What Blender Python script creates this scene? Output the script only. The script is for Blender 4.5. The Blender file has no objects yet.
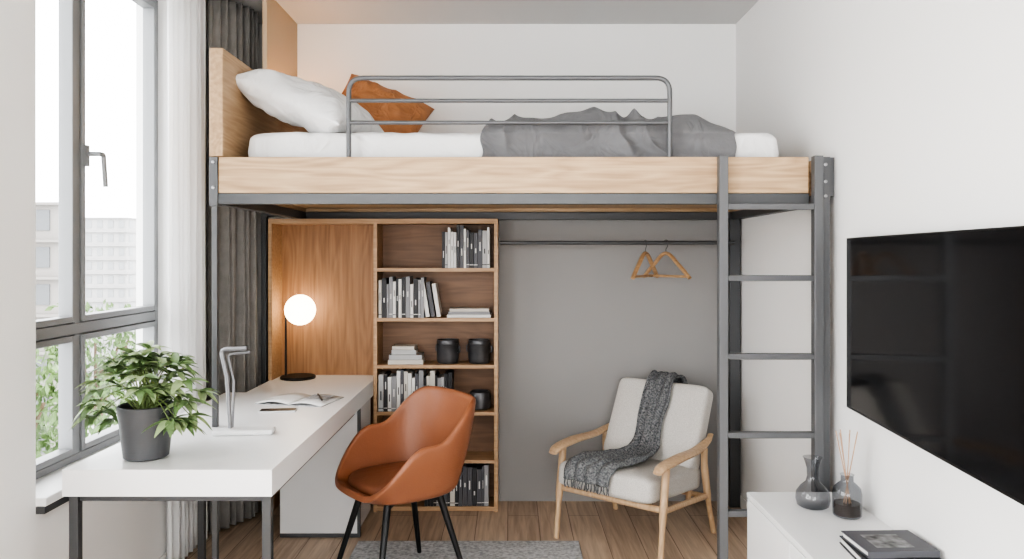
import bpy, math, random
from mathutils import Vector, Matrix, noise, Euler
random.seed(7)
D=bpy.data; S=bpy.context.scene
R=math.radians
# ------------------------------------------------------------ materials
def newmat(n):
    m=D.materials.new(n); m.use_nodes=True
    nt=m.node_tree; b=nt.nodes['Principled BSDF']; return m,nt,b
def col(c): return (c[0],c[1],c[2],1)
def plain(n,c,rough=.6,metal=0,bump=0,bscale=60,var=0,vscale=3,spec=.5,coat=0,sheen=0,rumple=0,rscale=6):
    m,nt,b=newmat(n); N=nt.nodes; L=nt.links
    b.inputs['Base Color'].default_value=col(c); b.inputs['Roughness'].default_value=rough
    b.inputs['Metallic'].default_value=metal; b.inputs['Specular IOR Level'].default_value=spec
    b.inputs['Coat Weight'].default_value=coat; b.inputs['Sheen Weight'].default_value=sheen
    tc=N.new('ShaderNodeTexCoord')
    if var:
        nz=N.new('ShaderNodeTexNoise'); nz.inputs['Scale'].default_value=vscale; nz.inputs['Detail'].default_value=5
        L.new(tc.outputs['Object'],nz.inputs['Vector'])
        cr=N.new('ShaderNodeValToRGB'); cr.color_ramp.elements[0].position=.3; cr.color_ramp.elements[1].position=.7
        cr.color_ramp.elements[0].color=col([x*(1-var) for x in c]); cr.color_ramp.elements[1].color=col([min(1,x*(1+var)) for x in c])
        L.new(nz.outputs['Fac'],cr.inputs['Fac']); L.new(cr.outputs['Color'],b.inputs['Base Color'])
    last=None
    if rumple:
        nz=N.new('ShaderNodeTexNoise'); nz.inputs['Scale'].default_value=rscale; nz.inputs['Detail'].default_value=2.5; nz.inputs['Distortion'].default_value=1.6
        L.new(tc.outputs['Object'],nz.inputs['Vector'])
        pp_=N.new('ShaderNodeMath'); pp_.operation='PINGPONG'; pp_.inputs[1].default_value=.17; L.new(nz.outputs['Fac'],pp_.inputs[0])
        bp=N.new('ShaderNodeBump'); bp.inputs['Strength'].default_value=rumple; bp.inputs['Distance'].default_value=.06
        L.new(pp_.outputs[0],bp.inputs['Height']); L.new(bp.outputs['Normal'],b.inputs['Normal']); last=bp
    if bump:
        nz=N.new('ShaderNodeTexNoise'); nz.inputs['Scale'].default_value=bscale; nz.inputs['Detail'].default_value=4
        L.new(tc.outputs['Object'],nz.inputs['Vector'])
        bp=N.new('ShaderNodeBump'); bp.inputs['Strength'].default_value=bump; bp.inputs['Distance'].default_value=.01
        if last: L.new(last.outputs['Normal'],bp.inputs['Normal'])
        L.new(nz.outputs['Fac'],bp.inputs['Height']); L.new(bp.outputs['Normal'],b.inputs['Normal'])
    return m
def oak(n,lt,dk,axis='X',rough=.5,k=1.0,rings=.4):
    m,nt,b=newmat(n); N=nt.nodes; L=nt.links
    b.inputs['Roughness'].default_value=rough
    tc=N.new('ShaderNodeTexCoord')
    def mp(a,o):
        mp=N.new('ShaderNodeMapping'); s=[o,o,o]; s['XYZ'.index(axis)]=a
        mp.inputs['Scale'].default_value=s; L.new(tc.outputs['Object'],mp.inputs['Vector']); return mp
    m1=mp(1.5*k,28*k); nz=N.new('ShaderNodeTexNoise'); nz.inputs['Scale'].default_value=2.2; nz.inputs['Detail'].default_value=8; nz.inputs['Distortion'].default_value=.5
    L.new(m1.outputs[0],nz.inputs['Vector'])
    m2=mp(.9*k,7*k); n2=N.new('ShaderNodeTexNoise'); n2.inputs['Scale'].default_value=1.1; n2.inputs['Detail'].default_value=1.5; L.new(m2.outputs[0],n2.inputs['Vector'])
    mu=N.new('ShaderNodeMath'); mu.operation='MULTIPLY'; mu.inputs[1].default_value=14; L.new(n2.outputs['Fac'],mu.inputs[0])
    fr=N.new('ShaderNodeMath'); fr.operation='PINGPONG'; fr.inputs[1].default_value=.5; L.new(mu.outputs[0],fr.inputs[0])
    mx=N.new('ShaderNodeMath'); mx.operation='MULTIPLY_ADD'; mx.inputs[1].default_value=rings; L.new(fr.outputs[0],mx.inputs[0])
    L.new(nz.outputs['Fac'],mx.inputs[2])
    cr=N.new('ShaderNodeValToRGB'); cr.color_ramp.elements[0].position=.38; cr.color_ramp.elements[1].position=.85
    cr.color_ramp.elements[0].color=col(dk); cr.color_ramp.elements[1].color=col(lt)
    L.new(mx.outputs[0],cr.inputs['Fac']); L.new(cr.outputs['Color'],b.inputs['Base Color'])
    bp=N.new('ShaderNodeBump'); bp.inputs['Strength'].default_value=.08; bp.inputs['Distance'].default_value=.004
    L.new(nz.outputs['Fac'],bp.inputs['Height']); L.new(bp.outputs['Normal'],b.inputs['Normal'])
    return m
def floormat():
    m,nt,b=newmat('oak_floor_planks'); N=nt.nodes; L=nt.links
    tc=N.new('ShaderNodeTexCoord')
    mp=N.new('ShaderNodeMapping'); mp.inputs['Rotation'].default_value=(0,0,R(90)); L.new(tc.outputs['Object'],mp.inputs['Vector'])
    br=N.new('ShaderNodeTexBrick'); br.inputs['Scale'].default_value=1; br.inputs['Brick Width'].default_value=1.5; br.inputs['Row Height'].default_value=.17
    br.inputs['Mortar Size'].default_value=.0018; br.inputs['Color1'].default_value=(.60,.475,.36,1); br.inputs['Color2'].default_value=(.49,.375,.28,1); br.inputs['Mortar'].default_value=(.18,.12,.08,1)
    L.new(mp.outputs[0],br.inputs['Vector'])
    m2=N.new('ShaderNodeMapping'); m2.inputs['Scale'].default_value=(26,1.6,26); L.new(tc.outputs['Object'],m2.inputs['Vector'])
    nz=N.new('ShaderNodeTexNoise'); nz.inputs['Scale'].default_value=1.6; nz.inputs['Detail'].default_value=8; nz.inputs['Distortion'].default_value=.8; L.new(m2.outputs[0],nz.inputs['Vector'])
    cr=N.new('ShaderNodeValToRGB'); cr.color_ramp.elements[0].position=.3; cr.color_ramp.elements[1].position=.7
    cr.color_ramp.elements[0].color=(.70,.66,.63,1); cr.color_ramp.elements[1].color=(1.1,1.1,1.1,1); L.new(nz.outputs['Fac'],cr.inputs['Fac'])
    mx=N.new('ShaderNodeMix'); mx.data_type='RGBA'; mx.blend_type='MULTIPLY'; mx.inputs['Factor'].default_value=1
    L.new(br.outputs['Color'],mx.inputs['A']); L.new(cr.outputs['Color'],mx.inputs['B']); L.new(mx.outputs['Result'],b.inputs['Base Color'])
    b.inputs['Roughness'].default_value=.42
    return m
def emis(n,c,s):
    m,nt,b=newmat(n); b.inputs['Base Color'].default_value=col(c); b.inputs['Emission Color'].default_value=col(c); b.inputs['Emission Strength'].default_value=s; return m
def glassmat(n,tint,refl=.05,rough=0.0):
    m=D.materials.new(n); m.use_nodes=True; nt=m.node_tree; N=nt.nodes; L=nt.links; N.clear()
    o=N.new('ShaderNodeOutputMaterial'); t=N.new('ShaderNodeBsdfTransparent'); t.inputs[0].default_value=col(tint)
    g=N.new('ShaderNodeBsdfGlossy'); g.inputs['Roughness'].default_value=rough
    f=N.new('ShaderNodeLayerWeight'); f.inputs['Blend'].default_value=.5
    p=N.new('ShaderNodeMath'); p.operation='POWER'; p.inputs[1].default_value=5; L.new(f.outputs['Facing'],p.inputs[0])
    q=N.new('ShaderNodeMath'); q.operation='MULTIPLY_ADD'; q.inputs[1].default_value=.7; q.inputs[2].default_value=refl; L.new(p.outputs[0],q.inputs[0])
    mx=N.new('ShaderNodeMixShader'); L.new(q.outputs[0],mx.inputs[0]); L.new(t.outputs[0],mx.inputs[1]); L.new(g.outputs[0],mx.inputs[2]); L.new(mx.outputs[0],o.inputs[0]); return m
def sheermat():
    m=D.materials.new('sheer_white_voile'); m.use_nodes=True; nt=m.node_tree; N=nt.nodes; L=nt.links; N.clear()
    o=N.new('ShaderNodeOutputMaterial'); t=N.new('ShaderNodeBsdfTransparent'); d=N.new('ShaderNodeBsdfDiffuse'); d.inputs[0].default_value=(.9,.9,.9,1)
    tr=N.new('ShaderNodeBsdfTranslucent'); tr.inputs[0].default_value=(.9,.9,.9,1)
    a=N.new('ShaderNodeMixShader'); a.inputs[0].default_value=.4; L.new(d.outputs[0],a.inputs[1]); L.new(tr.outputs[0],a.inputs[2])
    b=N.new('ShaderNodeMixShader'); b.inputs[0].default_value=.15; L.new(a.outputs[0],b.inputs[1]); L.new(t.outputs[0],b.inputs[2]); L.new(b.outputs[0],o.inputs[0]); return m
def knit(n,c1,c2,scale=140,rough=.95):
    m,nt,b=newmat(n); N=nt.nodes; L=nt.links; b.inputs['Roughness'].default_value=rough; b.inputs['Specular IOR Level'].default_value=.15
    tc=N.new('ShaderNodeTexCoord'); nz=N.new('ShaderNodeTexNoise'); nz.inputs['Scale'].default_value=scale; nz.inputs['Detail'].default_value=3; L.new(tc.outputs['Object'],nz.inputs['Vector'])
    cr=N.new('ShaderNodeValToRGB'); cr.color_ramp.elements[0].position=.35; cr.color_ramp.elements[1].position=.65
    cr.color_ramp.elements[0].color=col(c1); cr.color_ramp.elements[1].color=col(c2)
    L.new(nz.outputs['Fac'],cr.inputs['Fac']); L.new(cr.outputs['Color'],b.inputs['Base Color'])
    bp=N.new('ShaderNodeBump'); bp.inputs['Strength'].default_value=.35; bp.inputs['Distance'].default_value=.003
    L.new(nz.outputs['Fac'],bp.inputs['Height']); L.new(bp.outputs['Normal'],b.inputs['Normal']); return m

M_wall=plain('white_wall_paint',(.78,.773,.76),.85,bump=.03,bscale=200)
M_grey=plain('grey_wall_paint',(.295,.288,.283),.85,bump=.03,bscale=200)
M_ceil=plain('ceiling_paint',(.60,.60,.595),.9)
M_floor=floormat()
M_oakbeam=oak('pale_oak',(.55,.385,.235),(.37,.24,.135),'X',rings=.55)
M_oakhead=oak('pale_oak_headboard',(.52,.36,.22),(.38,.25,.145),'Y')
M_oakcab=oak('warm_oak_panel',(.38,.21,.105),(.25,.13,.06),'Z',k=.8)
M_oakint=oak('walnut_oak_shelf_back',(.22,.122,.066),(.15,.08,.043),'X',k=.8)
M_oakedge=oak('oak_shelf',(.48,.315,.185),(.36,.225,.125),'X')
M_steel=plain('dark_grey_steel',(.085,.088,.092),.42,metal=.35)
M_steel2=plain('grey_steel',(.13,.133,.138),.42,metal=.35)
M_lamp=plain('satin_grey_metal',(.25,.25,.26),.35,metal=.5)
M_black=plain('black_metal',(.015,.015,.016),.4,metal=.3)
M_bolt=plain('bolt_zinc',(.35,.35,.36),.35,metal=.9)
M_frame=plain('grey_aluminium_frame',(.24,.245,.25),.45,metal=.2)
M_desk=plain('white_lacquer',(.78,.78,.78),.35)
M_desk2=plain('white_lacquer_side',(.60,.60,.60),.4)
M_sheet=plain('white_cotton',(.76,.76,.76),.9,spec=.1,rumple=.45,rscale=4)
M_pill=plain('white_pillowcase',(.75,.75,.75),.9,spec=.1,rumple=.5,rscale=5)
M_duvet=plain('grey_linen',(.165,.165,.17),.95,bump=.1,bscale=160,var=.1,vscale=7,spec=.1,sheen=.1,rumple=.6,rscale=4.5)
M_rust=plain('rust_leather_cushion',(.40,.175,.075),.6,bump=.1,bscale=120,var=.12,vscale=9,rumple=.6,rscale=7)
M_leather=plain('tan_leather',(.265,.102,.050),.42,bump=.12,bscale=160,var=.08,vscale=6)
M_leather2=plain('tan_leather_seat',(.21,.078,.038),.5,bump=.12,bscale=160,var=.08,vscale=6,rumple=.08,rscale=5)
M_curt=plain('grey_curtain_fabric',(.23,.22,.21),.95,bump=.2,bscale=120,var=.08,vscale=20)
M_sheer=sheermat()
M_cush=knit('oatmeal_boucle',(.47,.45,.425),(.59,.57,.54),220)
M_throw=knit('charcoal_knit',(.07,.075,.08),(.24,.245,.25),120)
M_ash=oak('ash_wood',(.60,.43,.275),(.46,.31,.19),'Z',rough=.45)
M_hang=oak('hanger_wood',(.50,.32,.18),(.38,.23,.12),'X',rough=.45)
M_rug=knit('grey_wool_rug',(.32,.33,.34),(.56,.57,.58),60)
M_tv=plain('tv_screen_glass',(.007,.007,.008),.10,spec=.5)
M_tvf=plain('tv_bezel',(.01,.01,.01),.3)
M_pot=plain('charcoal_ceramic',(.08,.082,.088),.4,var=.1)
M_soil=plain('soil',(.03,.02,.014),.95,bump=.6,bscale=80)
M_leafA=plain('leaf_green',(.14,.22,.09),.45,var=.3,vscale=25)
M_leafB=plain('leaf_light_green',(.30,.39,.20),.45,var=.2,vscale=25)
M_stem=plain('stem_green',(.16,.22,.08),.6)
M_globe=emis('opal_glass_lit',(1,.80,.55),5.5)
M_led=emis('led_strip',(1,.58,.28),32)
M_glass=glassmat('window_glass',(.99,.995,.995),.03)
M_smoke=glassmat('smoked_glass',(.60,.61,.63),.06)
M_liquid=plain('diffuser_oil',(.08,.06,.05),.2)
M_reed=plain('reed_sticks',(.45,.29,.19),.7)
M_paper=plain('paper_white',(.78,.78,.77),.8)
M_print=plain('printed_grey',(.35,.35,.36),.7,var=.5,vscale=40)
BK=[plain('book_white',(.66,.65,.63),.6),plain('book_cream',(.54,.51,.46),.6),plain('book_grey',(.26,.26,.27),.6),plain('book_black',(.025,.025,.028),.5),plain('book_lightgrey',(.42,.42,.42),.6),plain('book_charcoal',(.08,.08,.09),.5)]
M_cer=plain('dark_metal_canister',(.09,.09,.095),.35,metal=.5,var=.2,vscale=20)
# ------------------------------------------------------------ mesh builder
class MB:
    def __init__(s): s.v=[];s.f=[];s.m=[]
    def add(s,vs,fs,mi=0,M=None):
        o=len(s.v)
        for p in vs:
            p=Vector(p); s.v.append(M@p if M is not None else p)
        for f in fs: s.f.append([i+o for i in f]); s.m.append(mi)
        return s
    def box(s,x0,x1,y0,y1,z0,z1,mi=0,M=None):
        if x0>x1:x0,x1=x1,x0
        if y0>y1:y0,y1=y1,y0
        vs=[(x0,y0,z0),(x1,y0,z0),(x1,y1,z0),(x0,y1,z0),(x0,y0,z1),(x1,y0,z1),(x1,y1,z1),(x0,y1,z1)]
        fs=[(0,3,2,1),(4,5,6,7),(0,1,5,4),(1,2,6,5),(2,3,7,6),(3,0,4,7)]
        return s.add(vs,fs,mi,M)
    def tube(s,pts,r,mi=0,seg=10,closed=False,M=None,flat=1.0,up=None):
        P=[Vector(p) for p in pts]; n=len(P); rs=r if isinstance(r,(list,tuple)) else [r]*n
        T=[]
        for i in range(n):
            a=P[(i-1)%n] if (closed or i>0) else P[i]; b=P[(i+1)%n] if (closed or i<n-1) else P[i]
            T.append((b-a).normalized())
        u=Vector(up) if up else (Vector((0,0,1)) if abs(T[0].z)<.9 else Vector((1,0,0)))
        nx=(u-T[0]*u.dot(T[0])).normalized(); vs=[]
        for i in range(n):
            nx=(nx-T[i]*nx.dot(T[i])).normalized(); by=T[i].cross(nx)
            for k in range(seg):
                a=2*math.pi*k/seg; vs.append(P[i]+nx*math.cos(a)*rs[i]*flat+by*math.sin(a)*rs[i])
        fs=[]
        for i in range(n if closed else n-1):
            j=(i+1)%n
            for k in range(seg):
                k2=(k+1)%seg; fs.append((i*seg+k,i*seg+k2,j*seg+k2,j*seg+k))
        if not closed:
            fs.append(tuple(range(seg))[::-1]); fs.append(tuple((n-1)*seg+k for k in range(seg)))
        return s.add(vs,fs,mi,M)
    def lathe(s,prof,c,mi=0,seg=32,M=None,cap=True):
        vs=[];n=len(prof)
        for r,z in prof:
            for k in range(seg):
                a=2*math.pi*k/seg; vs.append((c[0]+r*math.cos(a),c[1]+r*math.sin(a),c[2]+z))
        fs=[]
        for i in range(n-1):
            for k in range(seg):
                k2=(k+1)%seg; fs.append((i*seg+k,i*seg+k2,(i+1)*seg+k2,(i+1)*seg+k))
        if cap:
            if prof[0][0]>1e-4: fs.append(tuple(range(seg))[::-1])
            if prof[-1][0]>1e-4: fs.append(tuple((n-1)*seg+k for k in range(seg)))
        return s.add(vs,fs,mi,M)
    def grid(s,fn,nu,nv,mi=0,M=None,cu=False):
        vs=[fn(i/(nu if cu else nu-1),j/(nv-1)) for i in range(nu) for j in range(nv)]
        fs=[]
        for i in range(nu if cu else nu-1):
            for j in range(nv-1):
                a=i*nv+j;b=((i+1)%nu)*nv+j; fs.append((a,b,b+1,a+1))
        return s.add(vs,fs,mi,M)
    def build(s,name,mats,parent=None,smooth=True,bevel=0,subsurf=0,solid=0,weld=False,ang=40):
        if not isinstance(mats,(list,tuple)): mats=[mats]
        xs=[p.x for p in s.v];ys=[p.y for p in s.v];zs=[p.z for p in s.v]
        c=Vector(((min(xs)+max(xs))/2,(min(ys)+max(ys))/2,min(zs)))
        me=D.meshes.new(name); me.from_pydata([p-c for p in s.v],[],s.f)
        for m in mats: me.materials.append(m)
        me.polygons.foreach_set('material_index',s.m)
        if smooth:
            me.polygons.foreach_set('use_smooth',[True]*len(me.polygons))
            if ang: me.set_sharp_from_angle(angle=R(ang))
        me.update(); me.validate()
        o=D.objects.new(name,me); S.collection.objects.link(o)
        if parent: o.parent=parent; o.location=c-parent.location
        else: o.location=c
        if weld: w=o.modifiers.new('weld','WELD'); w.merge_threshold=.0005
        if solid: w=o.modifiers.new('solid','SOLIDIFY'); w.offset=-1 if solid>0 else 1; w.thickness=abs(solid)
        if bevel: w=o.modifiers.new('bevel','BEVEL'); w.width=bevel; w.segments=2; w.limit_method='ANGLE'; w.angle_limit=R(40)
        if subsurf: w=o.modifiers.new('sub','SUBSURF'); w.levels=subsurf; w.render_levels=subsurf
        return o
def empty(name,loc):
    e=D.objects.new(name,None); e.location=loc; e.empty_display_size=.1; S.collection.objects.link(e); return e
def rounded(pts,r,n=6):
    out=[Vector(pts[0])]
    for i in range(1,len(pts)-1):
        p=Vector(pts[i]);a=(Vector(pts[i-1])-p).normalized();b=(Vector(pts[i+1])-p).normalized()
        ang=a.angle(b); d=r/math.tan(ang/2); s=p+a*d;e=p+b*d
        for k in range(n+1):
            t=k/n; out.append((1-t)**2*s+2*t*(1-t)*p+t*t*e)
    out.append(Vector(pts[-1])); return out
def catmull(pts,n=6):
    P=[Vector(p) for p in pts]; P=[2*P[0]-P[1]]+P+[2*P[-1]-P[-2]]; out=[]
    for i in range(1,len(P)-2):
        for k in range(n):
            t=k/n; a,b,c,d=P[i-1:i+3]
            out.append(.5*((2*b)+(c-a)*t+(2*a-5*b+4*c-d)*t*t+(3*b-a-3*c+d)*t**3))
    out.append(P[-2]); return out
def pillow(mb,w,h,t,M,mi=0,n=26,pinch=.07,wr=.012,seed=0,pw=.45):
    for side in (1,-1):
        def fn(u,v):
            a=2*u-1;b=2*v-1
            a=math.sin(a*math.pi/2);b=math.sin(b*math.pi/2)
            x=w/2*a*(1-pinch*(1-b*b)); y=h/2*b*(1-pinch*(1-a*a))
            z=t/2*max(0,(1-a**4)*(1-b**4))**pw
            e=(1-a**6)*(1-b**6)
            z+=wr*e*noise.noise(Vector((x*7+seed,y*7,side*3)))+wr*.5*e*noise.noise(Vector((x*18+seed,y*18,side*3)))
            return (x,y,z*side)
        o=len(mb.f); mb.grid(fn,n,n,mi,M)
        if side==-1:
            for k in range(o,len(mb.f)): mb.f[k]=mb.f[k][::-1]
# ------------------------------------------------------------ room
XL,XR,YB,YF,ZC=-1.62,1.333,4.524,-2.0,2.837
MB().box(XL-.3,XR+.2,YF-.2,YB+.2,-.12,0).build('floor',M_floor,smooth=False)
MB().box(XL-.3,XR+.2,YF-.2,YB+.2,ZC,ZC+.15).build('ceiling',M_ceil,smooth=False)
MB().box(XL-.3,XR+.2,YB,YB+.18,0,ZC).build('wall_back',M_wall,smooth=False)
MB().box(-.078,XR-.001,YB-.012,YB-.001,.0,1.70).build('wall_back_painted_panel',M_grey,smooth=False)
MB().box(XR,XR+.18,YF,YB,0,ZC).build('wall_right',M_wall,smooth=False)
xo=XL-.24
w=MB(); W1=(2.585,3.76,.63,2.72); W2=(-1.3,1.75,.63,2.6)
w.box(xo,XL,YF,W2[0],0,ZC); w.box(xo,XL,W2[1],W1[0],0,ZC); w.box(xo,XL,W1[1],YB,0,ZC)
for W in (W1,W2):
    w.box(xo,XL,W[0],W[1],0,W[2]-.03); w.box(xo,XL,W[0],W[1],W[3],ZC)
w.build('wall_left',M_wall,smooth=False)
w=MB(); w.box(XL-.24,-.95,YF-.18,YF,0,ZC); w.box(1.0,XR+.18,YF-.18,YF,0,ZC); w.box(-.95,1.0,YF-.18,YF,0,.3); w.box(-.95,1.0,YF-.18,YF,2.5,ZC)
w.build('wall_front',M_wall,smooth=False)
MB().box(xo+.0,XL+.035,W1[0],W1[1],W1[2]-.03,W1[2]).build('trim_1',M_desk,smooth=False,bevel=.004)
MB().box(XL,XL+.03,W1[0],W1[1],W1[2]-.055,W1[2]-.031).build('trim_2',M_steel,smooth=False)
MB().box(XR-.012,XR-.001,3.2,YB-.02,0,.07).build('baseboard_right',M_wall,smooth=False,bevel=.003)
MB().box(XL+.001,XL+.012,1.2,YB-.02,0,.07).build('baseboard_left',M_wall,smooth=False,bevel=.003)
# windows
def window(name,y0,y1,z0,z1,muls,tr,xp=-1.78):
    e=empty(name,(xp,(y0+y1)/2,z0)); f=MB(); t=.030; X0,X1=xp-.03,xp+.03
    f.box(X0,X1,y0,y0+t,z0,z1);f.box(X0,X1,y1-t,y1,z0,z1);f.box(X0,X1,y0+t,y1-t,z0,z0+t);f.box(X0,X1,y0+t,y1-t,z1-t,z1)
    f.box(X0,X1,y0+t,y1-t,tr,tr+.045)
    ys=[y0+t]+muls+[y1-t]
    for m in muls: f.box(X0,X1,m-.018,m+.018,z0+t,tr); f.box(X0,X1,m-.018,m+.018,tr+.045,z1-t)
    for i in range(len(ys)-1):
        a=ys[i]+(.018 if i else 0)+.004; b=ys[i+1]-(.018 if i<len(ys)-2 else 0)-.004
        for (c,d) in ((z0+t+.004,tr-.004),(tr+.049,z1-t-.004)):
            q=.024; sx0,sx1=xp-.02,xp+.038
            f.box(sx0,sx1,a,a+q,c,d);f.box(sx0,sx1,b-q,b,c,d);f.box(sx0,sx1,a+q,b-q,c,c+q);f.box(sx0,sx1,a+q,b-q,d-q,d)
    f.build('frame',M_frame,e,smooth=False,bevel=.003)
    g=MB(); g.add([(xp,y0+t,z0+t),(xp,y1-t,z0+t),(xp,y1-t,z1-t),(xp,y0+t,z1-t)],[(0,1,2,3)]); g.build('glass',M_glass,e,smooth=False)
    return e
e=window('window_1',W1[0],W1[1],W1[2],W1[3],[3.06],1.14)
h=MB(); h.box(-1.742,-1.727,3.086,3.108,1.82,1.905); h.tube(rounded([(-1.735,3.097,1.87),(-1.680,3.097,1.87),(-1.680,3.125,1.87),(-1.680,3.142,1.74)],.008),.0095)
h.build('handle',M_frame,e,bevel=.002)
window('added_window_side',W2[0],W2[1],W2[2],W2[3],[-.3,.75],1.135)  # out-of-view window, added to bring in more side light
e=empty('added_window_rear',(0,YF-.08,.3)); f=MB()  # glazed opening behind the camera, added for soft frontal light
for a,b in ((-.95,-.9),(.95,1.0),(0,.05)): f.box(a,b,YF-.1,YF-.05,.3,2.5)
f.box(-.9,.95,YF-.1,YF-.05,.3,.35); f.box(-.9,.95,YF-.1,YF-.05,2.45,2.5); f.build('frame',M_frame,e,smooth=False)
g=MB(); g.add([(-.9,YF-.076,.35),(.95,YF-.076,.35),(.95,YF-.076,2.45),(-.9,YF-.076,2.45)],[(0,1,2,3)]); g.build('glass',M_glass,e,smooth=False)
MB().box(-1.300,-1.277,3.96,YB-.001,1.88,ZC-.001).build('wall_left_cladding',plain('warm_cladding',(.50,.38,.26),.7),smooth=False)
# ------------------------------------------------------------ curtains
def curtain(name,mat,p0,p1,z0,z1,folds,amp,seed=0):
    mb=MB(); p0=Vector(p0);p1=Vector(p1);t=(p1-p0).normalized();nn=Vector((t.y,-t.x))
    def fn(u,v):
        z=z0+(z1-z0)*v; k=.75+.35*(1-v)
        a=amp*k*math.sin(2*math.pi*folds*u+.5*math.sin(u*9+seed)+.25*math.sin(v*3+u*4))+.25*amp*math.sin(u*61+seed+v)
        q=p0+(p1-p0)*u+t*(.008*math.sin(v*5+u*20+seed))+nn*a
        return (q.x,q.y,z)
    mb.grid(fn,folds*16+1,24); return mb.build(name,mat,solid=.002,ang=0)
curtain('grey_curtain',M_curt,(-1.575,3.94),(-1.425,4.265),.012,ZC-.012,7,.026)
curtain('sheer_curtain',M_sheer,(-1.585,3.50),(-1.575,3.90),.012,ZC-.012,8,.020,3)
MB().box(-1.60,-1.57,3.4,4.1,ZC-.010,ZC-.001).build('curtain_track',M_wall,smooth=False)
# ------------------------------------------------------------ loft bed
bed=empty('loft_bed',(0,3.8,0)); Y0=3.128
b=MB(); b.box(-1.209,1.222,Y0,Y0+.035,1.713,1.862); b.build('front_beam',M_oakbeam,bed,bevel=.003)
b=MB(); b.box(1.276,1.322,Y0+.062,4.45,1.713,1.862); b.build('side_beam_right',M_oakhead,bed,bevel=.003)
b=MB(); b.box(-1.24,-1.205,Y0+.04,4.45,1.713,1.862); b.build('side_beam_left',M_oakhead,bed,bevel=.003)
b=MB(); b.box(-1.24,1.322,4.45,4.49,1.713,1.862); b.build('back_beam',M_oakbeam,bed,bevel=.003)
b=MB()
for i in range(11): 
    y=3.175+i*.116; b.box(-1.203,1.274,y,y+.108,1.735,1.80)
b.build('deck',M_oakbeam,bed,bevel=.002)
s=MB()
s.box(-1.209,1.222,Y0-.002,Y0+.04,1.668,1.712)
s.box(-1.24,-1.20,Y0+.05,4.49,1.668,1.712); s.box(1.28,1.325,Y0+.062,4.49,1.668,1.712)
s.box(-1.2,1.28,4.43,4.49,1.668,1.712)
s.box(1.262,1.322,4.40,4.46,0,1.668)
s.box(-1.43,-1.40,4.33,4.37,0,1.70); s.box(-1.40,-1.2,4.33,4.37,1.68,1.705)
s.build('steel_frame',M_steel,bed,bevel=.002)
s=MB(); s.box(-1.245,-1.21,Y0-.005,Y0+.045,1.66,1.862); s.box(-1.236,-1.214,Y0,Y0+.022,0,1.66)
s.build('front_post_left',M_steel2,bed,bevel=.002)
s=MB(); s.box(1.268,1.308,Y0-.006,Y0+.055,0,1.862); s.box(1.310,1.331,Y0+.01,Y0+.05,1.70,1.862)
s.build('front_post_right',M_steel2,bed,bevel=.002)
bl=MB()
for (x,z) in ((-1.228,1.84),(-1.228,1.735),(1.288,1.83),(1.288,1.76),(1.288,1.70)):
    bl.lathe([(.0,0),(.007,0),(.007,.004),(0,.006)],(0,0,0),seg=12,M=Matrix.Translation((x,Y0-.006,z))@Matrix.Rotation(R(90),4,'X'))
bl.build('bolts',M_bolt,bed)
l=MB(); l.box(.842,.878,Y0-.045,Y0-.006,0,1.862); l.box(1.228,1.264,Y0-.045,Y0-.006,0,1.862)
for z in (1.655,1.364,1.045,.725,.405,.085): l.box(.878,1.228,Y0-.042,Y0-.012,z-.012,z+.012)
l.build('ladder',M_steel2,bed,bevel=.002)
g=MB(); gy=3.180; x0,x1,zt=-.683,.66,2.199
g.tube(rounded([(x0,gy,1.80),(x0,gy,zt),(x1,gy,zt),(x1,gy,1.80)],.06,8),.0105,seg=12)
for z in (2.104,2.012): g.tube([(x0,gy,z),(x1,gy,z)],.0085)
g.build('guard_rail',M_steel2,bed)
hb=MB(); hb.box(-1.247,-1.19,Y0+.0,4.45,1.864,2.312); hb.build('headboard',M_oakhead,bed,bevel=.004)
MB().box(-1.24,-1.215,4.0,4.44,2.3125,2.322).build('headboard_led_strip',M_led,bed,smooth=False)
# mattress
mt=MB()
def top(u,v):
    x0,x1,y0,y1,z0,z1=-1.135,1.145,3.240,4.42,1.802,1.992
    a=2*math.pi*v; ca,sa=math.cos(a),math.sin(a); p=.16
    yy=math.copysign(abs(ca)**p,ca); zz=math.copysign(abs(sa)**(p*1.6),sa)
    e=max(1-abs(2*u-1)**60,0)**.35
    y=(y0+y1)/2+yy*(y1-y0)/2*(.96+.04*e); z=(z0+z1)/2+zz*(z1-z0)/2*e
    x=x0+(x1-x0)*u
    n=.012*noise.noise(Vector((x*5,y*5,z*9)))+.006*noise.noise(Vector((x*14+3,y*9,z*14)))
    return (x,y+n*.6,max(z0,z+(n if zz>0 else 0)))
mt.grid(top,160,73); mt.build('mattress',M_sheet,ang=0)
# pillows
p=MB(); Mx=Matrix.Translation((-.93,3.56,2.150))@Euler((R(6),R(24),R(-6))).to_matrix().to_4x4()
pillow(p,.54,.64,.20,Mx,seed=2,pinch=.10,pw=.6,wr=.03,n=44); p.build('white_pillow',M_pill,weld=True,ang=0)
p=MB(); Mx=Matrix.Translation((-.725,4.10,2.205))@Euler((R(58),R(6),R(14))).to_matrix().to_4x4()@Matrix.Rotation(R(-20),4,'Z')
pillow(p,.50,.44,.18,Mx,seed=9,pinch=.08,pw=.55,wr=.04,n=44); p.build('rust_cushion',M_rust,weld=True,ang=0)
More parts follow.
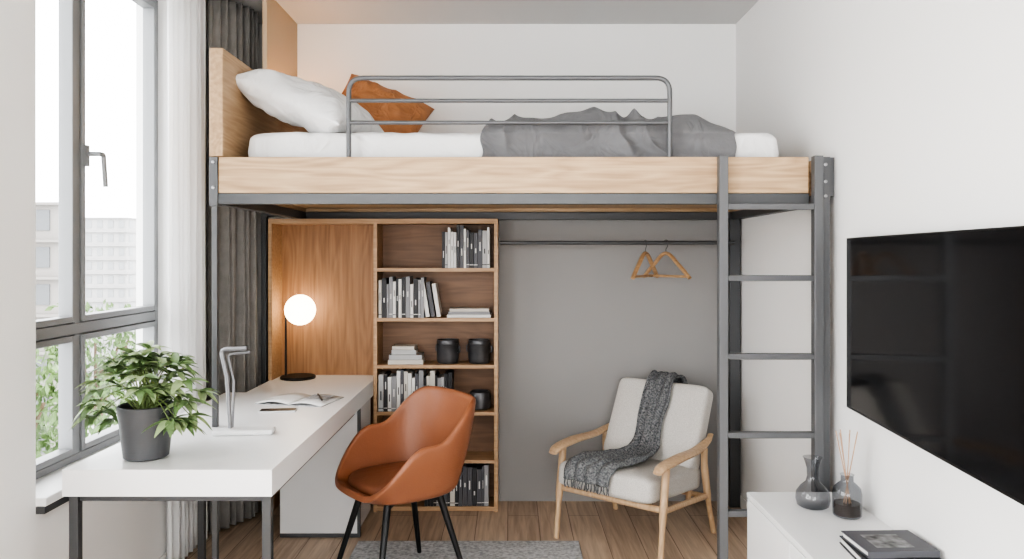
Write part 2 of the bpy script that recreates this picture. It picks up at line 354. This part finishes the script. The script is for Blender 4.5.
# duvet
d=MB()
def dv(u,v):
    x=-.13+1.08*u
    end=min(1,(u)/.03)**.5*min(1,(1-u)/.14)**.5
    w_=noise.noise(Vector((u*3.0,v*1.6,0)))
    lump=.045+.045*math.exp(-((u-.50)/.15)**2)+.040*math.exp(-((u-.80)/.10)**2)+.010*math.exp(-((u-.18)/.1)**2)
    f1=1-abs(math.sin(u*8.5+v*3.0+3.0*w_)); f2=1-abs(math.sin(u*17-v*5+5*w_+1))
    fold=.030*f1**1.4+.018*f2+.014*noise.noise(Vector((u*12,v*8,5)))-.014
    def front(t):
        f3=(1-abs(math.sin(u*12+1.2*t+3.4*w_)))**1.2
        return 3.196+.038*(1-f3*end)*(.35+.65*math.sin(max(0,min(1,t))*2.6))
    if v<.25:
        t=v/.25; return (x+.006*math.sin(t*6+u*30),front(t),1.868+.108*t)
    t=(v-.25)/.75
    rise=min(1,t/.13); r_=math.sin(rise*math.pi/2)
    fall=1-.55*max(0,(t-.2)/.8)
    hh=max(.010,(lump+fold)*end*fall)
    z=1.976+.020*rise+hh*r_*(1 if t<.9 else (1-t)/.1)
    yb=front(1)
    y=yb+ (4.2-yb)*t**1.15
    return (x+.06*t*noise.noise(Vector((u*3,t*4,7))),y,z)
d.grid(dv,220,120); d.build('grey_duvet',M_duvet,ang=0,solid=.004)
# ------------------------------------------------------------ bookcase / desk niche
yf=4.318; yk=YB-.002
c=MB(); t=.022
c.box(-1.386,-1.364,yf,yk,0,1.66,1); c.box(-.787,-.767,yf,yk,0,1.66,1); c.box(-.102,-.080,yf,yk,0,1.66,1)
c.box(-1.386,-.080,yf,yk,1.66,1.6675,1)
c.box(-1.364,-.787,yf,yk,1.64,1.66,1); c.box(-.767,-.102,yf,yk,1.64,1.66,1)
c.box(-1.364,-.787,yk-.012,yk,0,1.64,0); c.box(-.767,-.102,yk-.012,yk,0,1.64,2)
SH=[1.387,1.103,.836,.569,.296,.03]
for z in SH: c.box(-.767,-.102,yf+.004,yk-.012,z-.02,z,1)
c.box(-.767,-.102,yf+.02,yf+.03,0,.01,1)
c.build('oak_bookcase',[M_oakcab,M_oakedge,M_oakint],smooth=False)
def books(name,x0,x1,zs,hmin,hmax,lean=0,pal=(0,0,1,2,3,3,4,5,5,2,3),dep=.14):
    mb=MB(); x=x0
    while x<x1-.010:
        wd=random.uniform(.012,.030); wd=min(wd,x1-x); h=random.uniform(hmin,hmax); k=random.choice(pal); dd=random.uniform(dep*.85,dep); yy=yf+.012+random.uniform(0,.006)
        mb.box(x+.0008,x+wd-.0008,yy,yy+dd,zs,zs+h,k)
        k2=3 if k in (0,1,4) else 0
        a=random.uniform(.25,.6)
        mb.box(x+wd*.38,x+wd*.62,yy-.0006,yy,zs+h*a,zs+h*(a+random.uniform(.1,.25)),k2)
        if random.random()<.5: mb.box(x+.0008,x+wd-.0008,yy-.0006,yy,zs+h*.08,zs+h*.1,k2)
        x+=wd
    return mb.build(name,BK,smooth=False,bevel=.0008)
books('shelf_books',-.40,-.125,SH[0],.20,.25)
books('shelf_books',-.762,-.50,SH[1],.19,.235)
mb=MB()
for i in range(3): 
    Mx=Matrix.Translation((-.49+i*.031,0,SH[1]))@Matrix.Rotation(R(-9),4,'Y'); mb.box(0,.022,yf+.015,yf+.14,0.004,.215-.01*i,[0,5,0][i],Mx)
mb.build('leaning_books',BK,smooth=False,bevel=.001)
books('shelf_books',-.762,-.34,SH[3],.19,.24)
books('shelf_books',-.50,-.125,SH[5],.19,.24)
def stack(name,x0,x1,y0,y1,z,hs,pal):
    mb=MB()
    for i,h in enumerate(hs):
        Mx=Matrix.Translation(((x0+x1)/2,(y0+y1)/2,z))@Matrix.Rotation(R(random.uniform(-4,4)),4,'Z'); a=(x1-x0)/2-.006*i; b=(y1-y0)/2-.004*i
        k=pal[i%len(pal)]
        mb.box(-a,a,-b,b,.0005,.0025,k,Mx); mb.box(-a,a,-b,b,h-.003,h-.0005,k,Mx); mb.box(-a+.003,a-.003,-b+.003,b-.003,.0025,h-.003,0,Mx); mb.box(-a,a,-b,-b+.0028,.0025,h-.003,k,Mx)
        z+=h
    return mb.build(name,BK,smooth=False)
stack('book_stack',-.37,-.12,yf+.02,yf+.16,SH[1],[.018,.016,.018],[0,2,1])
stack('book_stack',-.71,-.51,yf+.02,yf+.16,SH[2],[.026,.028],[1,4])
stack('book_stack',-.69,-.55,yf+.03,yf+.15,SH[2]+.0545,[.028,.020],[4,1])
def metal_pot(name,x,y,z,r,h,rot):
    mb=MB(); mb.lathe([(0,0),(r*.88,0),(r*.95,.006),(r,h*.25),(r,h*.78),(r*1.03,h*.80),(r*1.03,h*.84),(r*.98,h*.86),(r*.98,h*.97),(r*.95,h),(r*.90,h),(r*.89,h*.5),(0,h*.5)],(x,y,z),seg=40)
    M=Matrix.Translation((x,y,z))@Matrix.Rotation(R(rot),4,'Z')
    for s_ in (1,-1):
        mb.tube(rounded([(s_*r*.95,0,h*.74),(s_*r*1.22,0,h*.74),(s_*r*1.22,0,h*.48),(s_*r*.95,0,h*.48)],.009),.0045,seg=8,M=M)
    return mb.build(name,M_cer)
metal_pot('metal_pot',-.372,yf+.095,SH[2],.064,.135,-25); metal_pot('metal_pot',-.190,yf+.095,SH[2],.064,.135,-20)
mb=MB(); mb.lathe([(0,0),(.05,0),(.062,.012),(.064,.075),(.058,.10),(.05,.105),(.05,.098),(.055,.075),(.052,.02),(0,.015)],(-.185,yf+.095,SH[3])); mb.build('stoneware_bowl',M_cer)
# ------------------------------------------------------------ clothes rail + hangers
ry,rz=4.27,1.53
r=MB(); r.tube([(-.07,ry,rz),(1.25,ry,rz)],.011); 
r.tube([(-.062,ry,rz),(-.062,4.51,rz)],.010); r.tube([(1.235,ry,rz),(1.235,4.51,rz)],.010)
r.build('clothes_rail',M_steel)
def hanger(name,x,ang):
    e=MB(); Mx=Matrix.Translation((x,ry,rz))@Matrix.Rotation(R(ang),4,'Z')
    hk=[(0.0,0,-.055),(0,0,-.035),(.012,0,-.022)]+[(.0155*math.cos(a),0,.0155*math.sin(a)) for a in [R(v) for v in range(-40,200,20)]]
    e.tube(hk,.0022,1,seg=8,M=Mx)
    c=catmull([(-.18,0,-.195),(-.10,0,-.125),(0,0,-.058),(.10,0,-.125),(.18,0,-.195)],6)
    e.tube(c,.0125,0,seg=10,M=Mx,flat=.8); e.tube([(-.16,0,-.187),(.16,0,-.187)],.007,0,seg=8,M=Mx)
    e.build(name,[M_hang,M_steel])
hanger('coat_hanger',.75,58); hanger('coat_hanger',.865,-57); 
# ------------------------------------------------------------ desk
desk=empty('white_desk',(-1.13,3.4,0)); z0,z1=.662,.75
m=MB(); m.box(-1.48,-.79,2.5,3.124,z0,z1); m.box(-1.211,-.79,3.124,3.154,z0,z1); m.box(-1.48,-1.239,3.124,3.154,z0,z1)
m.box(-1.48,-.79,3.154,3.93,z0,z1); m.box(-1.375,-.79,3.93,4.312,z0,z1); m.box(-1.362,-.79,4.312,4.509,z0,z1)
m.build('top',M_desk,desk,smooth=False)
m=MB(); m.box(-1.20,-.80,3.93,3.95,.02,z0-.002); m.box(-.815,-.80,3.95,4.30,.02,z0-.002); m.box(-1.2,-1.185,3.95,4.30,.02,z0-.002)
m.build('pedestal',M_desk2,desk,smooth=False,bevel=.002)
m=MB()
for x in (-1.47,-.83): m.box(x,x+.03,2.52,2.55,0,z0)
m.box(-1.47,-1.44,3.55,3.58,0,z0)
m.box(-1.2,-.798,3.926,3.954,0,.02); m.box(-.80,-.785,3.926,3.95,0,z0)
m.box(-.83,-.81,2.55,3.92,z0-.025,z0); m.box(-1.47,-1.45,2.55,3.55,z0-.025,z0); m.box(-1.44,-.83,2.53,2.55,z0-.025,z0)
m.build('legs',M_steel,desk,smooth=False,bevel=.002)
zt=.75
L=empty('globe_table_lamp',(-1.23,4.385,zt))
m=MB(); m.lathe([(0,0),(.098,0),(.10,.004),(.10,.012),(.096,.016),(0,.016)],(-1.235,4.385,zt)); 
m.tube([(-1.305,4.385,zt+.01),(-1.305,4.385,zt+.40)],.006); m.tube([(-1.305,4.385,zt+.395),(-1.275,4.385,zt+.395)],.006)
m.build('stand',M_black,L)
m=MB(); rr=.088; m.lathe([(max(0,rr*math.sin(a)),-rr*math.cos(a)) for a in [math.pi*i/20 for i in range(21)]],(-1.222,4.385,zt+.395),seg=40); m.build('globe',M_globe,L,ang=0,weld=True)
L=empty('slim_desk_lamp',(-1.12,3.03,zt))
m=MB(); Mx=Matrix.Translation((-1.06,3.01,zt))@Matrix.Rotation(R(6),4,'Z'); m.box(-.115,.115,-.035,.035,0,.02,0,Mx); m.build('base',M_desk,L,bevel=.006)
m=MB(); m.tube(rounded([(-1.12,3.02,zt+.018),(-1.135,3.03,zt+.22),(-1.165,3.04,zt+.33),(-1.06,3.04,zt+.335)],.02,6),.0085,seg=12)
m.tube(rounded([(-1.120,3.045,zt+.018),(-1.115,3.05,zt+.2),(-1.14,3.05,zt+.31),(-1.05,3.05,zt+.318)],.02,6),.005,seg=10)
m.build('arm',M_lamp,L)
m=MB(); Mx=Matrix.Translation((-1.03,3.70,zt))@Matrix.Rotation(R(-12),4,'Z')
def page(u,v,sg): 
    x=sg*u*.17; return (x,-.12+.24*v,.004+.012*math.sin(min(1,u*1.1)*math.pi)*.9*(1 if u<.9 else .8))
for sg in (1,-1): m.grid(lambda u,v:page(u,v,sg),12,4,0,Mx)
m.box(-.172,.172,-.122,.122,0,.003,1,Mx); m.box(.03,.14,-.02,.09,.0165,.0168,1,Mx)
m.build('open_magazine',[M_paper,M_print],solid=.001)
m=MB(); Mx=Matrix.Translation((-1.06,3.44,zt))@Matrix.Rotation(R(8),4,'Z'); m.box(-.08,.08,-.02,.045,0,.007,0,Mx); m.box(-.078,.078,-.018,.043,.007,.0075,1,Mx); m.build('smartphone',[M_desk2,M_black],bevel=.002)
m=MB(); m.tube([(-.90,3.60,zt+.022),(-.96,3.76,zt+.022)],.004,seg=8); m.build('pen',M_black)
# plant
P=empty('potted_schefflera',(-1.28,2.66,zt))
m=MB(); pc=(-1.28,2.66,zt); m.lathe([(0,0),(.066,0),(.074,.006),(.093,.175),(.094,.182),(.090,.185),(.084,.182),(.082,.165),(0,.165)],pc,seg=48); m.build('pot',M_pot,P)
m=MB(); m.lathe([(0,.168),(.082,.166)],pc,seg=24,cap=False); m.build('soil',M_soil,P)
lf=MB(); st=MB(); rnd=random.Random(21)
def leaflet(p,dirv,Ln,Wd,droop,mi):
    dirv=dirv.normalized(); side=dirv.cross(Vector((0,0,1)))
    if side.length<.1: side=Vector((1,0,0))
    side.normalize(); side=(side+Vector((0,0,rnd.uniform(-.4,.4)))).normalized(); up=side.cross(dirv).normalized(); vs=[];n=7
    for i in range(n):
        t=i/(n-1); c=p+dirv*Ln*t+Vector((0,0,-1))*droop*t*t; wv=Wd*math.sin(math.pi*min(1,t*.93+.04)**.85)*.5
        vs+= [c-side*wv+up*wv*.35,c,c+side*wv+up*wv*.35]
    for q in vs:
        if q.z<zt+.012: q.z=zt+.012
        if q.x<-1.60: q.x=-1.60
    fs=[]
    for i in range(n-1):
        a=i*3; fs+=[(a,a+1,a+4,a+3),(a+1,a+2,a+5,a+4)]
    lf.add(vs,fs,mi)
base=Vector((pc[0]+.0,pc[1],pc[2]+.165))
for i in range(64):
    az=rnd.uniform(0,2*math.pi); el=rnd.uniform(-.6,1.4); rad=rnd.uniform(.10,.185)
    tip=base+Vector((math.cos(az)*math.cos(el)*rad*1.05,math.sin(az)*math.cos(el)*rad*.95,.045+math.sin(el)*rad*.93))
    if math.hypot(tip.x-base.x,tip.y-base.y)<.11 and tip.z<zt+.2: tip.z=zt+.2+rnd.uniform(0,.03)
    b0=base+Vector((rnd.uniform(-.03,.03),rnd.uniform(-.03,.03),0))
    mid=(b0+tip)/2+Vector((0,0,.05)); st.tube(catmull([b0,mid,tip],4),.0018,seg=6)
    out=(tip-base); out.z*=.5; out.normalize(); n=rnd.choice((5,6,7)); a0=rnd.uniform(0,6.28)
    for k in range(n):
        a=a0+2*math.pi*k/n; dv_=Vector((math.cos(a),math.sin(a),rnd.uniform(-.25,.3)))+out*.6
        leaflet(tip,dv_,rnd.uniform(.06,.09),rnd.uniform(.024,.034),rnd.uniform(.015,.05),0 if rnd.random()<.5 else 1)
lf.build('leaves',[M_leafA,M_leafB],P,ang=0); st.build('stems',M_stem,P)
# ------------------------------------------------------------ rug
m=MB(); m.box(-.78,.34,2.0,3.86,.0,.010)
m.build('grey_rug',M_rug,bevel=.003)
ZR=.0105
# ------------------------------------------------------------ tub chair
ch=empty('leather_tub_chair',(-.50,3.40,ZR)); CM=Matrix.Translation((-.50,3.40,ZR))@Matrix.Rotation(R(216),4,'Z')
def sm(a,b,x): 
    t=max(0,min(1,(x-a)/(b-a))); return t*t*(3-2*t)
def shell(u,v):
    th=2*math.pi*u; d=abs(((th+math.pi)%(2*math.pi))-math.pi)
    H=.215*sm(R(28),R(85),d)+.165*sm(R(98),R(142),d)
    c,s_=math.cos(th),math.sin(th)
    q=1/((abs(c)**3.2+abs(s_)**3.2)**(1/3.2)); Rr=.216*q
    back=sm(R(95),R(160),d)
    if v<.45:
        t=v/.45; return (Rr*t*c*.97,Rr*t*s_,.385+.035*t*t)
    t=(v-.45)/.55
    rad=Rr+.030*math.sin(t*math.pi/2)+(.022+.050*back)*t
    z=.42+ (H*t**1.25 if H>.001 else 0) + (.018*math.sin(t*math.pi/2)*(1-sm(R(20),R(60),d))) 
    lift=.012*sm(0,.3,t)
    return (rad*c*.97,rad*s_,z+lift*sm(R(28),R(80),d))
m=MB(); m.grid(shell,64,18,0,CM,cu=True)
o=m.build('shell',M_leather,ch,ang=0,weld=True)
w=o.modifiers.new('s','SOLIDIFY'); w.thickness=.028; w.offset=0
w=o.modifiers.new('b','SUBSURF'); w.levels=1; w.render_levels=1
m=MB()
def pad(u,v):
    th=2*math.pi*u; c,s_=math.cos(th),math.sin(th); q=1/((abs(c)**2.8+abs(s_)**2.8)**(1/2.8)); a=math.pi*v
    r_=.212*q*math.sin(a)**.45 if 0<v<1 else 0
    return (r_*c,r_*s_,.445-.034*math.copysign(abs(math.cos(a))**.6,math.cos(a)))
m.grid(pad,48,17,0,CM,cu=True); m.build('seat_pad',M_leather2,ch,ang=0,weld=True)
m=MB()
for a in (45,135,225,315):
    ca,sa=math.cos(R(a)),math.sin(R(a)); m.tube([(.17*ca,.17*sa,.405),(.185*ca,.185*sa,.37),(.31*ca,.31*sa,.0)],[.015,.016,.010],seg=12,M=CM)
m.tube([(-.13,-.13,.370),(.13,.13,.370)],.011,M=CM); m.tube([(.13,-.13,.370),(-.13,.13,.370)],.011,M=CM)
m.build('legs',M_black,ch)
# ------------------------------------------------------------ armchair
AL=Vector((.640,3.955,0)); ac=empty('wooden_armchair',AL)
fw=Vector((-.63,-.777,0)); rt=Vector((.777,-.63,0))
AM=Matrix(((rt.x,fw.x,0,AL.x),(rt.y,fw.y,0,AL.y),(0,0,1,0),(0,0,0,1)))
if AM.to_3x3().determinant()<0:
    AM=Matrix(((-rt.x,fw.x,0,AL.x),(-rt.y,fw.y,0,AL.y),(0,0,1,0),(0,0,0,1))); SG=-1
else: SG=1
m=MB(); hw=.298
for sx in (-1,1):
    m.tube(catmull([(sx*hw,.285,0),(sx*hw,.26,.22),(sx*hw,.225,.455)],5),[.014]*5+[.019]*5+[.018],seg=12,M=AM)
    m.tube(catmull([(sx*hw,-.30,0),(sx*hw,-.225,.22),(sx*hw,-.19,.38),(sx*hw,-.19,.465)],5),[.014]*5+[.019]*5+[.017]*6,seg=12,M=AM)
    arm=catmull([(sx*hw,.315,.445),(sx*(hw+.004),.26,.466),(sx*(hw+.008),.10,.476),(sx*(hw+.004),-.08,.474),(sx*(hw-.005),-.24,.496),(sx*(hw-.02),-.31,.512)],6)
    n=len(arm); rs=[.015+.024*math.sin(math.pi*min(1,(i/(n-1))*1.0+.12))for i in range(n)]
    m.tube(arm,rs,seg=14,M=AM,flat=.42,up=(0,0,1))
    m.tube([(sx*hw,.255,.255),(sx*hw,-.20,.215)],.015,seg=10,M=AM)
    m.tube(catmull([(sx*.235,-.13,.20),(sx*.235,-.22,.42),(sx*.235,-.365,.66)],5),.014,seg=10,M=AM)
m.tube([(-hw,.245,.255),(hw,.245,.255)],.017,seg=10,M=AM); m.tube([(-hw,-.20,.215),(hw,-.20,.215)],.015,seg=10,M=AM)
m.tube([(-.235,-.358,.65),(.235,-.358,.65)],.013,seg=10,M=AM); m.tube([(-.235,-.285,.51),(.235,-.285,.51)],.010,seg=10,M=AM)
m.build('frame',M_ash,ac)
def rbox(mb,w_,d_,h_,M,mi=0,p=.14,seed=0):
    def fn(u,v):
        a=2*math.pi*u;ph=math.pi*(v-.5)
        f=lambda x,e:math.copysign(abs(x)**e,x)
        cx=f(math.cos(ph),p*1.8)*f(math.cos(a),p); cy=f(math.cos(ph),p*1.8)*f(math.sin(a),p); cz=f(math.sin(ph),p*2.6)
        n=.006*noise.noise(Vector((cx*2+seed,cy*2,cz)))
        crown=.02*(1-cx*cx)*(1-cy*cy)
        return (cx*w_/2,cy*d_/2,cz*(h_/2+crown*.6)+n)
    mb.grid(fn,160,41,mi,M,cu=True)
m=MB(); rbox(m,.545,.56,.13,AM@Matrix.Translation((0,.050,.325))@Matrix.Rotation(R(5),4,'X')); m.build('seat_cushion',M_cush,ac,ang=0,weld=True)
m=MB(); rbox(m,.545,.45,.12,AM@Matrix.Translation((0,-.245,.548))@Matrix.Rotation(R(-63),4,'X')@Matrix.Rotation(R(180),4,'X')); m.build('back_cushion',M_cush,ac,ang=0,weld=True)
tl=MB(); sx=SG
path=[(.0,-.445,.47,.09),(.0,-.445,.58,.09),(.0,-.430,.69,.09),(.0,-.385,.772,.085),(.0,-.305,.772,.085),(.0,-.235,.68,.08),(.0,-.165,.56,.08),(.01,-.095,.455,.085),(.01,.0,.424,.10),(-.01,.10,.424,.13),(-.04,.20,.426,.145),(-.06,.29,.421,.14),(-.065,.340,.395,.13),(-.065,.352,.345,.125)]
pp=catmull([(a,b,c_) for a,b,c_,d_ in path],6); ww=catmull([(d_,0,0) for a,b,c_,d_ in path],6)
def th_(u,v):
    i=int(round(v*(len(pp)-1))); p_=pp[i]; hwid=ww[i].x; a=2*u-1
    pn=pp[min(i+1,len(pp)-1)]-pp[max(i-1,0)]; nrm=Vector((0,-pn.z,pn.y)); nrm.normalize()
    wv=.010*math.sin(a*12+v*6+1.5*noise.noise(Vector((a,v*6,0))))+.012*noise.noise(Vector((a*5,v*16,3)))
    q=Vector((p_.x+a*hwid+.012*noise.noise(Vector((v*9,a,1))),p_.y,p_.z))+nrm*(wv+.013)
    return (q.x*sx,q.y,q.z)
tl.grid(th_,36,len(pp),0,AM)
e_=[th_(k/22,1) for k in range(23)]
for q in e_:
    q=Vector(q); tl.tube([q,q+Vector((random.uniform(-.006,.006),.004,-.02)),q+Vector((random.uniform(-.01,.01),.004,-.04))],.0022,0,seg=5,M=AM)
tl.build('throw_blanket',M_throw,ang=0,solid=.006)
# ------------------------------------------------------------ TV
ta=math.atan2(.10,1.157); tv=empty('wall_mounted_tv',(1.29,2.927,.872))
TM=Matrix.Translation((1.288,2.927,0))@Matrix.Rotation(-ta,4,'Z')
m=MB(); m.box(0,.028,-1.18,0,.872,1.523,0,TM); m.build('housing',M_tvf,tv,bevel=.002)
m=MB(); m.box(-.0015,0.0005,-1.174,-.006,.882,1.517,0,TM); m.build('screen',M_tv,tv,smooth=False)
m=MB(); m.box(1.255,1.331,2.25,2.45,1.1,1.3); m.build('bracket',M_black,tv,smooth=False)
# ------------------------------------------------------------ console
c=MB(); cz=.50; c.box(.95,1.331,1.3,3.075,cz-.022,cz,0); c.box(.965,1.331,1.305,3.07,.06,cz-.022,0)
c.box(.99,1.331,1.35,3.05,0,.06,1)
ys=[1.3,1.72,2.16,2.60,3.075]
for i in range(4): c.box(.951,.965,ys[i]+.002,ys[i+1]-.002,.062,cz-.026,0)
c.build('tv_console',[M_desk,M_steel],smooth=False,bevel=.002)
def lathe_obj(name,prof,cn,mat,parent=None):
    m=MB(); m.lathe(prof,cn,seg=48,cap=False); return m.build(name,mat,parent,ang=0)
lathe_obj('smoked_glass_carafe',[(0,.004),(.045,.004),(.058,.012),(.063,.035),(.060,.06),(.045,.082),(.026,.10),(.021,.12),(.022,.15),(.032,.185),(.036,.192)],(1.14,2.88,cz),M_smoke)
dfz=empty('reed_diffuser',(1.228,2.785,cz))
lathe_obj('bottle',[(0,.003),(.046,.003),(.050,.008),(.051,.085),(.047,.105),(.030,.122),(.022,.128),(.022,.150),(.025,.154)],(1.228,2.785,cz),M_smoke,dfz)
m=MB(); m.lathe([(0,.009),(.0455,.009),(.0455,.05),(0,.05)],(1.228,2.785,cz),cap=False); m.build('oil',M_liquid,dfz)
m=MB()
for i in range(7):
    a=i*.9; m.tube([(1.228+.02*math.cos(a+3.1),2.785+.02*math.sin(a+3.1),cz+.012),(1.228+.038*math.cos(a),2.785+.038*math.sin(a),cz+.31)],.002,seg=6)
m.build('reeds',M_reed,dfz)
m=MB(); z=cz
for i,(a,b_,h,k) in enumerate(((.120,.095,.026,3),(.112,.09,.022,5))):
    Mx=Matrix.Translation((1.200,2.42,z))@Matrix.Rotation(R(-4+6*i),4,'Z')
    m.box(-a,a,-b_,b_,.0005,.004,k,Mx); m.box(-a,a,-b_,b_,h-.004,h-.0005,k,Mx); m.box(-a+.005,a-.005,-b_+.004,b_-.005,.004,h-.004,0,Mx); m.box(-a,a,-b_,-b_+.004,.004,h-.004,k,Mx); z+=h
m.box(-.07,.05,-.06,.05,.022,.0224,6,Mx)
m.build('coffee_table_books',BK+[plain('cover_photo',(.18,.18,.18),.5,var=.9,vscale=22)],smooth=False)
# ------------------------------------------------------------ outside
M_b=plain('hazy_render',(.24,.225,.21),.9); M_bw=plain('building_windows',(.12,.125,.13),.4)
M_b2=plain('pale_hazy_render',(.36,.35,.345),.9); M_bw2=plain('hazy_building_windows',(.26,.265,.27),.4)  # haze blended into the facade and window colours of both buildings
def building(name,x0,x1,y0,y1,z0,z1,nx,ny,nz,mats):
    b=MB(); b.box(x0,x1,y0,y1,z0,z1,0)
    fz=(z1-z0)/nz
    for k in range(nz):
        zz=z0+fz*k
        b.box(x0-.15,x1+.2,y0-.25,y1,zz+fz*.93,zz+fz,0)
        for i in range(nx):
            dx=(x1-x0)/nx; b.box(x0+dx*(i+.25),x0+dx*(i+.75),y0-.05,y0,zz+fz*.25,zz+fz*.8,1)
        for i in range(ny):
            dy=(y1-y0)/ny; b.box(x1,x1+.05,y0+dy*(i+.25),y0+dy*(i+.75),zz+fz*.25,zz+fz*.8,1)
    b.build(name,mats,smooth=False)
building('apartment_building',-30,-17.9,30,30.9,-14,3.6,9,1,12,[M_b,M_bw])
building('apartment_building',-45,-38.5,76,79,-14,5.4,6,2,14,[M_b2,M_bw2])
MB().box(-90,-3,-20,120,-14.2,-14).build('ground_outside',plain('pale_ground',(.35,.36,.34),.9,var=.2,vscale=.3),smooth=False)
M_tl=plain('tree_leaves',(.09,.15,.045),.6,var=.4,vscale=3); M_tk=plain('tree_bark',(.12,.08,.05),.9)
def tree(name,x,y,ztop,rad,n):
    m=MB(); m.tube([(x,y,-14),(x+.1,y,ztop-rad*1.2)],[.25,.1],1)
    for k in range(5): m.tube([(x,y,ztop-rad*2.2),(x+rad*.6*math.cos(k*1.3),y+rad*.6*math.sin(k*1.3),ztop-rad*.7)],[.08,.03],1,seg=6)
    for i in range(n):
        v=Vector((random.gauss(0,1),random.gauss(0,1),random.gauss(0,1))).normalized()*rad*random.uniform(.5,1)
        v*=1+.25*noise.noise(v*2); c=Vector((x,y,ztop-rad))+v; s_=random.uniform(.07,.15)
        q=Euler((random.uniform(0,3),random.uniform(0,3),random.uniform(0,3))).to_matrix()
        m.add([c+q@Vector(p)*s_ for p in ((-1,0,0),(0,-.5,.1),(1,0,0),(0,.5,.1))],[(0,1,2,3)],0)
    m.build(name,[M_tl,M_tk],smooth=False)
tree('street_tree',-8.6,12.5,.1,1.5,1500); tree('street_tree',-9.6,18.5,-1.4,1.6,1400); tree('street_tree',-6.2,9.6,-1.0,1.1,1200); tree('street_tree',-11.5,21,.2,1.5,1200)
# ------------------------------------------------------------ lights
W=D.worlds.new('overcast'); S.world=W; W.use_nodes=True; bg=W.node_tree.nodes['Background']
N=W.node_tree.nodes; Lk=W.node_tree.links
tc=N.new('ShaderNodeTexCoord'); sp=N.new('ShaderNodeSeparateXYZ'); Lk.new(tc.outputs['Generated'],sp.inputs[0])
cr=N.new('ShaderNodeValToRGB'); cr.color_ramp.elements[0].position=0; cr.color_ramp.elements[0].color=(.96,.975,1,1); cr.color_ramp.elements[1].color=(.98,.99,1,1)
Lk.new(sp.outputs['Z'],cr.inputs['Fac']); Lk.new(cr.outputs['Color'],bg.inputs['Color']); bg.inputs['Strength'].default_value=6.0
def area(name,loc,rot,sx_,sy_,pw,c=(1,1,1),portal=False):
    l=D.lights.new(name,'AREA'); l.shape='RECTANGLE'; l.size=sx_; l.size_y=sy_; l.energy=pw; l.color=c
    o=D.objects.new(name,l); o.location=loc; o.rotation_euler=rot; S.collection.objects.link(o)
    if portal: l.cycles.is_portal=True
    return o
area('portal_window_1',(-1.88,3.17,1.67),(0,R(-90),0),2.1,1.2,1,portal=True)
area('added_fill_side',(-2.0,.22,1.6),(0,R(-90),0),2.0,3.0,92,(1,.98,.95))  # added fill lamp outside the unseen side window
area('added_fill_rear',(0,YF-.3,1.4),(R(90),0,0),1.9,2.2,44,(1,.98,.95))  # added frontal fill lamp, outside the opening behind the camera
# ------------------------------------------------------------ camera
cam=D.cameras.new('camera'); co=D.objects.new('camera',cam); S.collection.objects.link(co); S.camera=co
co.location=(0,0,1.45); co.rotation_euler=(R(90),0,0); cam.sensor_width=36; cam.lens=760/1024*36; cam.shift_y=-22.5/1024; cam.clip_start=.05; cam.clip_end=500
S.view_settings.view_transform='AgX'; S.view_settings.look='AgX - High Contrast'; S.view_settings.exposure=0.2
